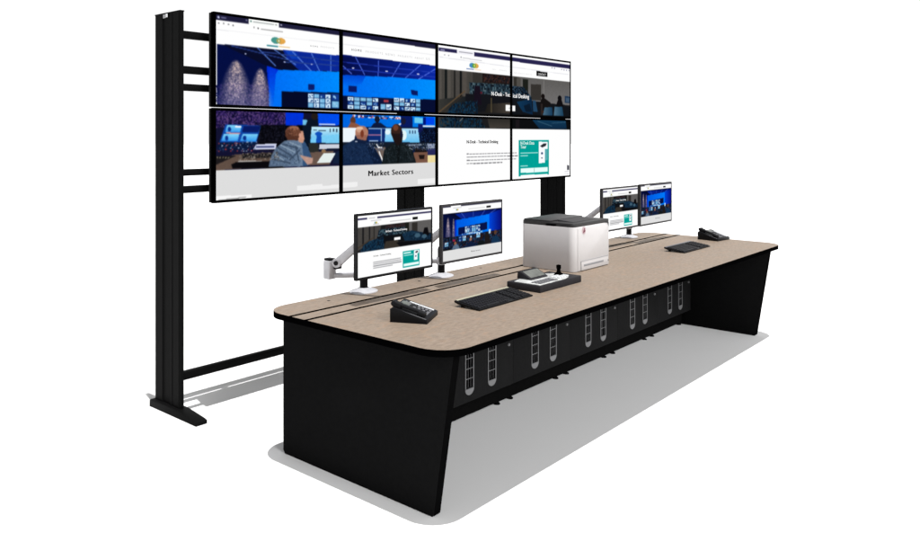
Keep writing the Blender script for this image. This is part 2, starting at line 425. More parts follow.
def laminate():
    m = mat('beige_laminate', (.22, .163, .122), rough=.5, spec=.12)
    nt = m.node_tree; b = nt.nodes['Principled BSDF']; tc = nt.nodes['Texture Coordinate']
    def noise(scale, detail, stretch, rough=.6):
        mp = nt.nodes.new('ShaderNodeMapping'); mp.inputs['Scale'].default_value = stretch
        n = nt.nodes.new('ShaderNodeTexNoise'); n.inputs['Scale'].default_value = scale
        n.inputs['Detail'].default_value = detail; n.inputs['Roughness'].default_value = rough
        nt.links.new(tc.outputs['Object'], mp.inputs['Vector']); nt.links.new(mp.outputs['Vector'], n.inputs['Vector'])
        return n
    def ramp(src, stops):
        r = nt.nodes.new('ShaderNodeValToRGB'); e = r.color_ramp.elements
        e[0].position, e[0].color = stops[0][0], (*stops[0][1], 1); e[1].position, e[1].color = stops[-1][0], (*stops[-1][1], 1)
        for p_, c_ in stops[1:-1]:
            k = e.new(p_); k.color = (*c_, 1)
        nt.links.new(src.outputs['Fac'], r.inputs['Fac']); return r
    def mix(a, c, fac, mode='MIX'):
        x = nt.nodes.new('ShaderNodeMix'); x.data_type = 'RGBA'; x.blend_type = mode
        nt.links.new(a, x.inputs[6]); nt.links.new(c, x.inputs[7])
        if isinstance(fac, float): x.inputs[0].default_value = fac
        else: nt.links.new(fac, x.inputs[0])
        return x.outputs[2]
    base = ramp(noise(26, 6, (1, 2.2, 1), .7), [(.28, (.162, .121, .092)), (.5, (.219, .163, .122)), (.74, (.280, .214, .167))])
    warm = ramp(noise(15, 4, (1, 1.6, 1)), [(.56, (0, 0, 0)), (.72, (1, 1, 1))])
    oran = nt.nodes.new('ShaderNodeRGB'); oran.outputs[0].default_value = (.285, .172, .103, 1)
    grey = nt.nodes.new('ShaderNodeRGB'); grey.outputs[0].default_value = (.19, .165, .14, 1)
    gm = ramp(noise(11, 4, (1.3, 1, 1)), [(.55, (0, 0, 0)), (.75, (1, 1, 1))])
    fine = ramp(noise(240, 2, (1, 1, 1)), [(.3, (.93, .97, .99)), (.7, (1.15, 1.20, 1.225))])
    h = nt.nodes.new('ShaderNodeMath'); h.operation = 'MULTIPLY'; h.inputs[1].default_value = .5; nt.links.new(warm.outputs['Color'], h.inputs[0])
    h2 = nt.nodes.new('ShaderNodeMath'); h2.operation = 'MULTIPLY'; h2.inputs[1].default_value = .5; nt.links.new(gm.outputs['Color'], h2.inputs[0])
    c = mix(base.outputs['Color'], oran.outputs[0], h.outputs[0])
    c = mix(c, grey.outputs[0], h2.outputs[0])
    c = mix(c, fine.outputs['Color'], 1.0, 'MULTIPLY')
    nt.links.new(c, b.inputs['Base Color'])
    return m

def screen_material(name):
    m = bpy.data.materials.new(name); m.use_nodes = True
    nt = m.node_tree; nt.nodes.remove(nt.nodes['Principled BSDF'])
    a = nt.nodes.new('ShaderNodeAttribute'); a.attribute_name = 'picture'
    e = nt.nodes.new('ShaderNodeEmission'); e.inputs['Strength'].default_value = 1.0
    nt.links.new(a.outputs['Color'], e.inputs['Color']); nt.links.new(e.outputs[0], nt.nodes['Material Output'].inputs['Surface'])
    return m
def glow(name, c):
    m = bpy.data.materials.new(name); m.use_nodes = True
    nt = m.node_tree; nt.nodes.remove(nt.nodes['Principled BSDF'])
    e = nt.nodes.new('ShaderNodeEmission'); e.inputs['Color'].default_value = (*lin(c), 1)
    nt.links.new(e.outputs[0], nt.nodes['Material Output'].inputs['Surface']); return m
_glow = {}
def lit(c):
    if c not in _glow: _glow[c] = glow('lit_text_%d_%d_%d' % c, c)
    return _glow[c]

M = dict(
    panel=mat('black_board', (.0070, .0070, .0072), .62, .0, vary=.10, scale=60),
    door=mat('charcoal_door', (.0112, .0112, .0115), .6, .02, vary=.10, scale=60),
    plinth=mat('black_plinth', (.004, .004, .004), .7, .0, vary=.1),
    edge=mat('black_edge_band', (.0008, .0008, .0009), .6, .0),
    metal=mat('black_powder_coat', (.0040, .0040, .0041), .55, .025, vary=.12, scale=300, bump=.05),
    dark_front=mat('dark_panel_front', (.0022, .0022, .0023), .6, .0, vary=.1),  # darker than the board, tones down the lit panel front
    bezel=mat('black_bezel', (.0004, .0004, .0005), .5, .0),
    housing=mat('display_housing', (.006, .006, .006), .6, .1),
    alu=mat('brushed_aluminium', (.19, .19, .195), .45, .25, metal=.2, vary=.1, scale=60, stretch=(1, 1, 14)),
    badge=mat('grey_badge', (.26, .26, .27), .5, .2),
    lam=laminate(),
    arm=mat('silver_arm', (.52, .52, .55), .4, .3, metal=.1, vary=.05),
    white=mat('printer_white', (.53, .513, .513), .42, .12, vary=.015, scale=20),
    shell=mat('printer_dark_lid', (.019, .018, .0185), .45, .3, vary=.15),
    groove=mat('panel_groove', (.26, .26, .27), .6, .1),
    plastic=mat('black_plastic', (.0055, .0055, .0065), .45, .10, vary=.1, scale=120),
    gplastic=mat('grey_plastic', (.036, .034, .036), .5, .1, vary=.08),
    key=mat('black_key', (.0065, .0065, .008), .5, .14),
    lkey=mat('pale_key', (.62, .63, .64), .45, .25),
    gkey=mat('grey_key', (.13, .13, .14), .45, .25),
    cream=mat('cream_strip', (.36, .345, .26), .5, .2, vary=.05),
    console=mat('console_grey', (.024, .023, .026), .6, .06, vary=.1, scale=80),
    silver=mat('console_silver', (.52, .53, .52), .38, .3, metal=.1, vary=.30, scale=32),
    lcd=mat('console_glass', (.10, .105, .095), .25, .4, vary=.25, scale=18),
    red=mat('emblem_red', (.13, .028, .045), .45, .2),
    pink=mat('emblem_pale', (.45, .33, .35), .45, .2),
    floor=mat('white_studio_floor', (.84, .84, .84), .9, 0.0, vary=.004, scale=3),
    screen=screen_material('lit_screen'),
)

# ------------------------------------------------------------------ mesh helpers
class MB:
    """collects shapes and links them as ONE mesh object"""
    def __init__(self): self.bm = bmesh.new(); self.mi = 0
    def _mark(self, faces):
        for f in faces: f.material_index = self.mi
    def hexa(self, pts, bevel=0, seg=2):
        v = [self.bm.verts.new(p) for p in pts]
        fs = [self.bm.faces.new([v[i] for i in q]) for q in ((0, 3, 2, 1), (4, 5, 6, 7), (0, 1, 5, 4), (1, 2, 6, 5), (2, 3, 7, 6), (3, 0, 4, 7))]
        self._mark(fs)
        if bevel:
            es = {e for f in fs for e in f.edges}
            r = bmesh.ops.bevel(self.bm, geom=list(es), offset=bevel, segments=seg, affect='EDGES', profile=.5, clamp_overlap=True)
            self._mark(r['faces'])
        return self
    def box(self, x0, x1, y0, y1, z0, z1, bevel=0, seg=2):
        return self.hexa([(x0, y0, z0), (x1, y0, z0), (x1, y1, z0), (x0, y1, z0), (x0, y0, z1), (x1, y0, z1), (x1, y1, z1), (x0, y1, z1)], bevel, seg)
    def prism(self, pts, d, bevel=0, seg=2):
        """polygon (3-D points) pushed along vector d"""
        d = Vector(d)
        a = [self.bm.verts.new(p) for p in pts]; b = [self.bm.verts.new(Vector(p)+d) for p in pts]
        n = len(a); fs = [self.bm.faces.new(a[::-1]), self.bm.faces.new(b)]
        for i in range(n): fs.append(self.bm.faces.new([a[i], a[(i+1) % n], b[(i+1) % n], b[i]]))
        bmesh.ops.recalc_face_normals(self.bm, faces=fs); self._mark(fs)
        if bevel:
            es = {e for f in fs[:2] for e in f.edges}
            r = bmesh.ops.bevel(self.bm, geom=list(es), offset=bevel, segments=seg, affect='EDGES', profile=.5, clamp_overlap=True)
            self._mark(r['faces'])
        return self
    def tube(self, p0, p1, r0, r1=None, seg=24):
        r1 = r0 if r1 is None else r1
        p0, p1 = Vector(p0), Vector(p1); ax = (p1-p0).normalized()
        u = ax.orthogonal().normalized(); w = ax.cross(u)
        a, b = [], []
        for i in range(seg):
            t = 2*math.pi*i/seg; o = u*math.cos(t)+w*math.sin(t)
            a.append(self.bm.verts.new(p0+o*r0)); b.append(self.bm.verts.new(p1+o*r1))
        fs = [self.bm.faces.new(a[::-1]), self.bm.faces.new(b)]
        for i in range(seg): fs.append(self.bm.faces.new([a[i], a[(i+1) % seg], b[(i+1) % seg], b[i]]))
        self._mark(fs); return self
    def lathe(self, prof, c=(0, 0, 0), seg=32, sx=1, sy=1):
        c = Vector(c); rings = []
        for r, z in prof:
            rings.append([self.bm.verts.new(c+Vector((sx*r*math.cos(2*math.pi*i/seg), sy*r*math.sin(2*math.pi*i/seg), z))) for i in range(seg)])
        fs = [self.bm.faces.new(rings[0][::-1]), self.bm.faces.new(rings[-1])]
        for a, b in zip(rings, rings[1:]):
            for i in range(seg): fs.append(self.bm.faces.new([a[i], a[(i+1) % seg], b[(i+1) % seg], b[i]]))
        self._mark(fs); return self
    def bar(self, p0, p1, w, h, bevel=0, w1=None, h1=None):
        """rectangular bar, w across (horizontal), h in the vertical plane"""
        p0, p1 = Vector(p0), Vector(p1); ax = (p1-p0).normalized()
        s = ax.cross(Vector((0, 0, 1))).normalized(); u = s.cross(ax)
        w1 = w1 or w; h1 = h1 or h
        q = [p0-s*w/2-u*h/2, p0+s*w/2-u*h/2, p0+s*w/2+u*h/2, p0-s*w/2+u*h/2, p1-s*w1/2-u*h1/2, p1+s*w1/2-u*h1/2, p1+s*w1/2+u*h1/2, p1-s*w1/2+u*h1/2]
        return self.hexa(q, bevel)
    def use(self, i): self.mi = i; return self
    def build(self, name, mats, parent=None, label=None, smooth=30):
        bmesh.ops.recalc_face_normals(self.bm, faces=self.bm.faces[:])
        me = bpy.data.meshes.new(name); self.bm.to_mesh(me); self.bm.free()
        for m in (mats if isinstance(mats, (list, tuple)) else [mats]): me.materials.append(m)
        if smooth:
            me.polygons.foreach_set('use_smooth', [True]*len(me.polygons)); me.set_sharp_from_angle(angle=R(smooth))
        o = bpy.data.objects.new(name, me); COL.objects.link(o)
        if parent: o.parent = parent
        if label: o['label'] = label
        return o

def thing(name, label, cat, loc=(0, 0, 0), rz=0.0, group=None):
    o = bpy.data.objects.new(name, None); COL.objects.link(o)
    o.location = loc; o.rotation_euler = (0, 0, rz); o.empty_display_size = .05
    o['label'] = label; o['category'] = cat
    if group: o['group'] = group
    return o
def copy_tree(o, parent=None):
    c = o.copy(); COL.objects.link(c); c.parent = parent
    if parent is not None: c.matrix_parent_inverse = o.matrix_parent_inverse.copy()
    for ch in list(o.children): copy_tree(ch, c)
    return c
def dup(root, loc, rz, label):
    c = copy_tree(root); c.location = loc; c.rotation_euler = (0, 0, rz); c['label'] = label
    return c

def rounded_rect(x0, x1, y0, y1, r, seg=10, corners=(1, 1, 1, 1)):
    """counter-clockwise outline; corners = near-left, near-right, far-right, far-left"""
    out = []
    for k, (cx, cy, a0) in enumerate(((x0, y0, 180), (x1, y0, 270), (x1, y1, 0), (x0, y1, 90))):
        if not corners[k]: out.append((cx, cy)); continue
        ox = cx+(r if cx == x0 else -r); oy = cy+(r if cy == y0 else -r)
        for i in range(seg+1):
            t = R(a0+90*i/seg); out.append((ox+r*math.cos(t), oy+r*math.sin(t)))
    return out

# ------------------------------------------------------------------ pictures on screens
class Canvas:
    """a colour grid laid over a rectangle (mm, y down); painted by the art lists"""
    def __init__(self, x0, y0, w, h, nx, ny):
        self.nx, self.ny = nx, ny
        self.X, self.Y = np.meshgrid(x0+(np.arange(nx)+.5)*w/nx, y0+(np.arange(ny)+.5)*h/ny)
        self.c = np.zeros((ny, nx, 3)); self.rng = np.random.default_rng(7)
    def mask(self, pts):
        X, Y = self.X, self.Y; m = np.zeros(X.shape, bool); n = len(pts)
        for i in range(n):
            (xa, ya), (xb, yb) = pts[i], pts[(i+1) % n]
            if ya == yb: continue
            cond = (ya > Y) != (yb > Y)
            m ^= cond & (X < (xb-xa)*(Y-ya)/(yb-ya)+xa)
        return m
    def hash(self, size, salt=0):
        i = np.floor(self.X/size).astype(np.int64); j = np.floor(self.Y/size).astype(np.int64)
        h = np.sin(i*127.1+j*311.7+salt*74.7)*43758.5453
        return h-np.floor(h)
    def paint(self, art):
        for a in art:
            k, col, pts = a[0], a[1], a[2]
            if k == 'P': self.c[self.mask(pts)] = col
            elif k == 'E':
                (cx, cy), (rx, ry) = pts
                self.c[((self.X-cx)/max(rx, 1))**2+((self.Y-cy)/max(ry, 1))**2 < 1] = col
            elif k == 'G':
                m = self.mask(pts); ax = a[4]; v = (self.X, self.Y)[ax]
                lo = min(p[ax] for p in pts); hi = max(p[ax] for p in pts)
                t = np.clip((v-lo)/max(1, hi-lo), 0, 1)[m][:, None]
                self.c[m] = np.array(col)*(1-t)+np.array(a[3])*t
            elif k == 'L':
                for (xa, ya), (xb, yb) in zip(pts, pts[1:]):
                    dx, dy = xb-xa, yb-ya; L2 = max(1, dx*dx+dy*dy)
                    t = np.clip(((self.X-xa)*dx+(self.Y-ya)*dy)/L2, 0, 1)
                    self.c[(self.X-xa-t*dx)**2+(self.Y-ya-t*dy)**2 < (a[3]/2+1.2)**2] = col
            elif k == 'S':
                m = self.mask(pts); h = self.hash(a[3]); g = self.hash(a[3], 5)
                idx = np.minimum((h*len(col)).astype(int), len(col)-1)
                m &= g < a[4]; self.c[m] = np.array(col, float)[idx[m]]
            elif k == 'C':      # two pools of light on a rough stone wall
                for (ax_, ay), (bx, by) in (a[2], a[3]):
                    dep = (self.Y-ay)/max(1, by-ay); half = abs(ax_-bx)*np.clip(dep, 0, 1.6)**.55*1.4
                    d = np.abs(self.X-ax_)/np.maximum(half, 1)
                    g = np.clip(1.45*(1-d), 0, 1)*np.clip((dep)*14, 0, 1)*np.clip(1.25-dep*.55, .3, 1)
                    sp = .26+.72*self.hash(5.2)*(.5+self.hash(3.9, 3))
                    col_ = np.array((236, 206, 188))*(1-np.clip(dep, 0, 1))[..., None]+np.array((176, 164, 196))*np.clip(dep, 0, 1)[..., None]
                    f = np.clip(g*sp, 0, 1)[..., None]
                    self.c = np.where((dep > 0)[..., None], self.c*(1-f)+col_*f, self.c)
            elif k == 'M':      # bank of little monitor pictures
                (xa, ya), (xb, yb) = pts; nx, ny = a[3], a[4]; rng = random.Random(xa*7+ya)
                for j in range(ny):
                    for i in range(nx):
                        w, h = (xb-xa)/nx, (yb-ya)/ny; x, y = xa+i*w+w*.06, ya+j*h+h*.08
                        q = rng.random()
                        c0 = (206, 232, 250) if q < .5 else ((20, 60, 140) if q < .75 else (120, 185, 225))
                        r_ = [(x, y), (x+w*.88, y), (x+w*.88, y+h*.84), (x, y+h*.84)]; self.c[self.mask(r_)] = c0
                        for _ in range(3):
                            u, v = x+w*rng.uniform(.05, .6), y+h*rng.uniform(.1, .55)
                            r_ = [(u, v), (u+w*.2, v), (u+w*.2, v+h*.25), (u, v+h*.25)]
                            self.c[self.mask(r_)] = (30, 70, 130) if q < .5 else (150, 200, 235)
        return self
    def soften(self):
        # camera grain of the photographs on the pages (pale page areas stay clean)
        lum = self.c.mean(-1, keepdims=True); k_ = np.clip((225-lum)/60, 0, 1)
        g_ = (.93+.08*self.hash(3.9, 11)+.06*self.hash(9.7, 12))[..., None]
        self.c = self.c*(1-k_+k_*g_)
        p = np.pad(self.c, ((1, 1), (1, 1), (0, 0)), 'edge')
        k = [.2, .6, .2]
        p = sum(k[i]*p[i:i+self.ny] for i in range(3)); p = sum(k[i]*p[:, i:i+self.nx] for i in range(3))
        q = p
        for _ in range(2):
            q = np.pad(q, ((1, 1), (1, 1), (0, 0)), 'edge'); kk = [.25, .5, .25]
            q = sum(kk[i]*q[i:i+self.ny] for i in range(3)); q = sum(kk[i]*q[:, i:i+self.nx] for i in range(3))
        self.c = p*(1-.55*k_)+q*.55*k_; return self

def screen_mesh(name, cv, x0, x1, zt, zb, y):
    """a real picture surface: a grid whose faces carry the canvas colours"""
    nx, ny = cv.nx, cv.ny
    xs = np.linspace(x0, x1, nx+1); zs = np.linspace(zt, zb, ny+1)
    gx, gz = np.meshgrid(xs, zs); co = np.stack([gx, np.full_like(gx, y), gz], -1).reshape(-1, 3)
    i = np.arange(ny)[:, None]*(nx+1)+np.arange(nx)[None, :]
    quads = np.stack([i, i+nx+1, i+nx+2, i+1], -1).reshape(-1, 4)
    me = bpy.data.meshes.new(name)
    me.vertices.add(len(co)); me.vertices.foreach_set('co', co.ravel())
    n = len(quads); me.loops.add(n*4); me.loops.foreach_set('vertex_index', quads.ravel().astype(np.int32))
    me.polygons.add(n); me.polygons.foreach_set('loop_start', np.arange(0, n*4, 4, dtype=np.int32))
    me.update(calc_edges=True)
    s = np.clip(cv.c.reshape(-1, 3)/255, 0, 1); l = np.where(s <= .04045, s/12.92, ((s+.055)/1.055)**2.4)
    at = me.color_attributes.new('picture', 'FLOAT_COLOR', 'CORNER')
    rgba = np.ones((n, 4, 4)); rgba[:, :, :3] = l[:, None, :]
    at.data.foreach_set('color', rgba.ravel()); me.materials.append(M['screen'])
    return me

def text_mesh(s, width, copies=1, spacing=1.0, squash=1.0):
    """outline lettering as a flat mesh in XZ, left end of the baseline at the origin"""
    cu = bpy.data.curves.new('lettering', 'FONT'); cu.body = s; cu.size = 1; cu.space_character = spacing; cu.resolution_u = 3
    o = bpy.data.objects.new('lettering', cu); COL.objects.link(o)
    dg = bpy.context.evaluated_depsgraph_get(); me = bpy.data.meshes.new_from_object(o.evaluated_get(dg))
    bpy.data.objects.remove(o); bpy.data.curves.remove(cu)
    n = len(me.vertices); co = np.empty(n*3); me.vertices.foreach_get('co', co); co = co.reshape(-1, 3)
    k = width/(co[:, 0].max()-co[:, 0].min()); x = (co[:, 0]-co[:, 0].min())*k; z = co[:, 1]*k*squash
    me.vertices.foreach_set('co', np.stack([x, np.zeros(n), z], -1).ravel()); me.update()
    if copies > 1:                       # heavier strokes: the outline repeated a hair to the side
        b = bmesh.new()
        for i in range(copies):
            m2 = me.copy(); m2.transform(Matrix.Translation(((i-(copies-1)/2)*.045*k, -i*.00004, 0))); b.from_mesh(m2); bpy.data.meshes.remove(m2)
        b.to_mesh(me); b.free()
    return me
def lettering(s, x, z, y, width, col, style, parent):
    me = text_mesh(s, width, *style); me.name = 'lettering'; me.materials.append(lit(col))
    o = bpy.data.objects.new('lettering', me); COL.objects.link(o); o.parent = parent; o.location = (x, y, z)
    return o

# ------------------------------------------------------------------ setting
fl = MB(); fl.bm.faces.new([fl.bm.verts.new(p) for p in ((-90, -90, 0), (160, -90, 0), (160, 160, 0), (-90, 160, 0))])
o = fl.build('floor', M['floor'], smooth=0); o['kind'] = 'structure'

# ------------------------------------------------------------------ the frame the displays hang on
PX = (-.0665, 2.107, 4.277)          # post centre lines
rack = thing('display_frame', 'tall black metal frame of three grooved posts and thin rails carrying the video wall', 'frame', (PX[1], 1.03, 0))
for i, x in enumerate(PX):
    X = x-PX[1]; h = .0145
    pts = []                          # grooved extrusion: outline in plan, y measured from the frame's middle
    y0, y1 = .883-1.03, 1.175-1.03
    def wall(s):                      # one long face with a wide shallow channel and fine ribs
        ys = [y0, y0+.012, y0+.012, y0+.016, y0+.016, y0+.075, y0+.078, y0+.090, y0+.093, y0+.115, y0+.120, y0+.200, y0+.205, y1-.006, y1]
        dp = [.004, 0, .004, .004, 0, 0, .003, .003, 0, 0, .007, .007, 0, 0, .004]
        return [(X+s*(h-d), y) for y, d in zip(ys, dp)]
    pts = wall(1)+wall(-1)[::-1]
    b = MB(); b.prism([(px, py, .03) for px, py in pts], (0, 0, 2.403-.002))
    b.box(X-h-.001, X+h+.001, y0-.001, y1+.001, 2.431, 2.438, .0015)
    post = b.build('post', M['metal'], rack, smooth=20)
    f = MB(); w = .038                # foot: flat behind, tapering to a blunt toe in front
    prof = [(1.199-1.03, 0), (1.199-1.03, .036), (1.185-1.03, .047), (.872-1.03, .047), (.70-1.03, .027), (.673-1.03, .020), (.673-1.03, 0)]
    f.prism([(X-w, y, z) for y, z in prof], (2*w, 0, 0), .003)
    f.build('foot', M['metal'], rack)
    if i == 0:
        g = MB(); g.box(X-h-.003, X-h-.0005, .012, .044, 2.405, 2.428, .001)
        g.use(1).box(X-h-.0036, X-h-.0005, -.008, .010, 2.408, 2.429, .001)
        g.build('badge', [M['badge'], M['lkey']], rack, label='small grey plate near the top of the end post')
for z0, z1 in ((2.280, 2.326), (2.065, 2.111), (1.960, 2.002), (1.439, 1.479), (1.333, 1.376), (.192, .241)):
    b = MB()
    for a, c in zip(PX, PX[1:]): b.box(a-PX[1]+.0155, c-PX[1]-.0155, .945-1.03, .985-1.03, z0, z1, .002)
    b.build('rail', M['metal'], rack)

# ------------------------------------------------------------------ eight displays, four by two
WX, WY, WZ, PW, PH, GAP = .0869, .7851, 2.4395, 1.0361, .5829, .0044
BZ = .0172
LAB = [['upper left display of the video wall with round logo over a spotlit stone wall',
        'upper display second from left showing the bright blue control room ceiling under a page menu',
        'upper display third from left with dark lecture hall under a green and orange logo',
        'upper right display of the video wall with black menu button over a dim hall'],
       ['lower left display of the video wall with seated man in grey shirt',
        'lower display with the heading Market Sectors under two seated men in dark tops',
        'lower display third from left showing black heading and small paragraph on white page',
        'lower right corner display showing a teal sign up card on a white page']]
for r in range(2):
    for c in range(4):
        x0 = c*PW*1000; y0 = r*PH*1000
        cx = WX+(c+.5)*PW; zb = WZ-(r+1)*PH+(GAP/2 if r == 0 else 0); zt = WZ-r*PH-(GAP/2 if r == 1 else 0)
        t = thing('wall_display', LAB[r][c], 'display', (cx, WY, zb), 0, 'displays of the video wall')
        H = zt-zb; w = PW/2-.0003
        b = MB()                                           # bezel: a frame of four bars, 4 mm proud of the glass
        b.box(-w, w, 0, .030, H-BZ, H, .0012); b.box(-w, w, 0, .030, 0, BZ, .0012)
        b.box(-w, -w+BZ, .0005, .0295, BZ-.0004, H-BZ+.0004); b.box(w-BZ, w, .0005, .0295, BZ-.0004, H-BZ+.0004)
        b.build('bezel', M['bezel'], t)
        hs = MB(); hs.box(-w+.002, w-.002, .0302, .058, .002, H-.002, .003); hs.box(-w*.7, w*.7, .0575, .0835, H*.18, H*.82, .004)
        hs.build('rear_housing', M['housing'], t)
        for s in (-1, 1):
            br = MB(); br.box(s*.26-.02, s*.26+.02, .0832, .155, H*.22, H*.80, .002); br.build('wall_bracket', M['metal'], t)
        cv = Canvas(x0+BZ*1000, y0+BZ*1000, (PW-2*BZ)*1000, (PH-2*BZ)*1000, 272, 150).paint(ART_WALL).soften()
        me = screen_mesh('screen', cv, -w+BZ-.0003, w-BZ+.0003, H-BZ+.0003, BZ-.0003, .0035)
        so = bpy.data.objects.new('screen', me); COL.objects.link(so); so.parent = t
        for s, tx, ty, tw, col, bold in TEXT_WALL:
            if x0 <= tx < x0+PW*1000 and y0 <= ty < y0+PH*1000:
                if tx+tw > x0+PW*1000-BZ*1000: tw = x0+PW*1000-BZ*1000-2-tx
                lettering(s, (tx-x0)/1000-PW/2, WZ-ty/1000-zb, .0029, tw/1000, col, bold, so)

# ------------------------------------------------------------------ the desk
ZT, TH = .775, .029
X0, X1, Y0, Y1, RC = -.115, 4.300, -1.235, .038, .16
desk = thing('control_desk', 'long black control room desk with beige speckled top and five vented cabinet doors', 'desk', (2.06, -.55, 0))
DX, DY = 2.06, -.55
def L3(x, y, z): return (x-DX, y-DY, z)
out = rounded_rect(X0, X1, Y0, Y1, RC, 14)
S1, S2, SW = -.322, -.200, .0145            # the two cable slots
def clip(pts, ya, yb):
    """keep the part of a convex outline between two y lines"""
    for lim, sg in ((ya, 1), (yb, -1)):
        o_ = []
        for (ax, ay), (bx, by) in zip(pts, pts[1:]+pts[:1]):
            ia, ib = sg*(ay-lim) >= 0, sg*(by-lim) >= 0
            if ia: o_.append((ax, ay))
            if ia != ib:
                t = (lim-ay)/(by-ay); o_.append((ax+t*(bx-ax), lim))
        pts = o_
    return pts
EB = .0022                                   # edge band thickness
inner = rounded_rect(X0+EB, X1-EB, Y0+EB, Y1-EB, RC-EB, 14)
def slab(name, ya, yb, label):
    b = MB(); b.prism([L3(x, y, ZT-.014) for x, y in clip(inner, ya, yb)], (0, 0, .014), 0)
    b.build(name, M['lam'], desk, label, smooth=20)
slab('worktop', -5, S1-SW, None); slab('cable_cover', S1+SW, S2-SW, 'narrow removable strip of the top between two dark slots'); slab('rear_worktop', S2+SW, 5, None)
b = MB(); b.prism([L3(x, y, ZT-TH) for x, y in inner], (0, 0, TH-.0145)); b.build('worktop_core', M['edge'], desk, smooth=20)
b = MB()                                     # edge band: a ring round the whole outline
n = len(out); A = [[b.bm.verts.new(L3(x, y, z)) for x, y in pts] for pts, z in ((out, ZT-TH-.001), (out, ZT-.0008), (inner, ZT+.0002), (inner, ZT-TH-.001))]
for p, q in zip(A, A[1:]+A[:1]):
    for i in range(n): b.bm.faces.new([p[i], p[(i+1) % n], q[(i+1) % n], q[i]])
b.build('edge_band', M['edge'], desk, smooth=40)
for xa, sd in ((0, 1), (4.129, 1)):          # raked end panels
    prof = [(0, .018), (0, .7455), (-1.176, .7455), (-1.061, .008), (-1.050, 0), (-.014, 0)]
    b = MB(); b.prism([L3(xa, y, z) for y, z in prof], (.042, 0, 0), .0025)
    pn = b.build('end_panel', M['panel'], desk)
    e = MB(); e.prism([L3(xa+.0006, y, z) for y, z in ((-1.1775, .7445), (-1.0625, .0085), (-1.0600, .0085), (-1.1750, .7445))], (.0408, 0, 0)); e.build('front_dark_strip', M['dark_front'], pn)  # dark strip added over the panel front to offset the fill light
b = MB(); b.box(.043-DX, 4.128-DX, -.030-DY, -.012-DY, .06, .745); b.build('back_panel', M['panel'], desk)
b = MB(); b.box(.043-DX, 4.128-DX, -.418-DY, -.400-DY, .017, .136); b.build('plinth', M['plinth'], desk)
b = MB(); b.box(.044-DX, 4.127-DX, -.480-DY, -.032-DY, .1365, .160); b.box(.044-DX, 4.127-DX, -.480-DY, -.462-DY, .161, .744)
b.build('carcass', M['door'], desk)
b = MB(); b.box(.0432-DX, .705-DX, -.5-DY, -.482-DY, .1372, .7445, .001); b.build('filler_panel', M['door'], desk)
for k in range(5):
    xr = 1.398+.682*k; xl = xr-.6795
    d = MB(); d.box(xl-DX, xr-DX, -.5-DY, -.482-DY, .1372, .7445, .0012); door = d.build('cabinet_door', M['door'], desk)
    for off in (-.440, -.222):
        cxv = xr+off; hw, zb, ztop = .037, .178, .690
        v = MB(); yf = -.5-DY
        # dark slot behind, pale frame with a rounded foot plate and rungs
        v.use(1).box(cxv-hw+.006-DX, cxv+hw-.006-DX, yf-.0012, yf-.0002, zb+.045, ztop-.03)
        v.use(0)
        for s in (-1, 1): v.box(cxv+s*hw-.0032-DX, cxv+s*hw+.0032-DX, yf-.0042, yf-.0004, zb+.036, ztop-.036)
        for top in (0, 1):
            zc = ztop-.037 if top else zb+.037; sg = 1 if top else -1
            pl = [(cxv-hw-.0042-DX, yf-.0042, zc+.0)]+[(cxv+(hw+.0042)*math.cos(t)-DX, yf-.0042, zc+sg*(.037)*math.sin(t)) for t in np.linspace(math.pi, 0, 13)][1:-1]+[(cxv+hw+.0042-DX, yf-.0042, zc)]
            v.prism(pl, (0, .0038, 0))
        z = zb+.060
        rung = .0585
        zr = zb+.037+rung
        while zr < ztop-.05:
            v.box(cxv-hw+.0044-DX, cxv+hw-.0044-DX, yf-.0036, yf-.0014, zr-.0016, zr+.0016); zr += rung
        for s in (-1, 1): v.box(cxv+s*.012-.0007-DX, cxv+s*.012+.0007-DX, yf-.0024, yf-.0013, zb+.046, ztop-.046)
        v.build('vent', [M['alu'], M['edge']], door)
    lk = MB(); q = (xr-.050-DX, -.5-DY)
    lk.tube((q[0], q[1]-.0002, .392), (q[0], q[1]-.008, .392), .0095, .0085, 20); lk.box(q[0]-.0015, q[0]+.0015, q[1]-.0088, q[1]-.0078, .386, .398)
    lk.build('lock', M['alu'], door)
for k in range(5):
    for s in (-.070, .070):
        x = 1.425+.684*k+s
        if x > 4.1: x = 4.085
        f = MB(); f.lathe([(.021, 0), (.021, .006), (.017, .009), (.011, .011), (.011, .0165)], L3(x, -.406, 0), 20)
        f.build('levelling_foot', M['plinth'], desk)
for ya in (S1, S2):                          # black strips filling the two open cable slots, standing in for their dark depth
    xs_ = [x for x, y in clip(inner, ya-SW, ya+SW)]
    g = MB(); g.box(min(xs_)+.001-DX, max(xs_)-.001-DX, ya-SW+.0003-DY, ya+SW-.0003-DY, ZT-.0143, ZT-.0012); g.build('slot_dark_fill', M['edge'], desk)
tr = MB(); tr.box(.05-DX, 4.12-DX, -.34-DY, -.18-DY, .66, .668); tr.build('cable_tray', M['plinth'], desk)
for x, y in ((.262, -.064), (1.02, -.052), (1.66, -.045), (2.75, -.05)):
    h = MB(); h.lathe([(.009, -.004), (.009, .0008), (.006, .0014)], L3(x, y, ZT), 14); h.build('cable_hole_cap', M['plastic'], desk)

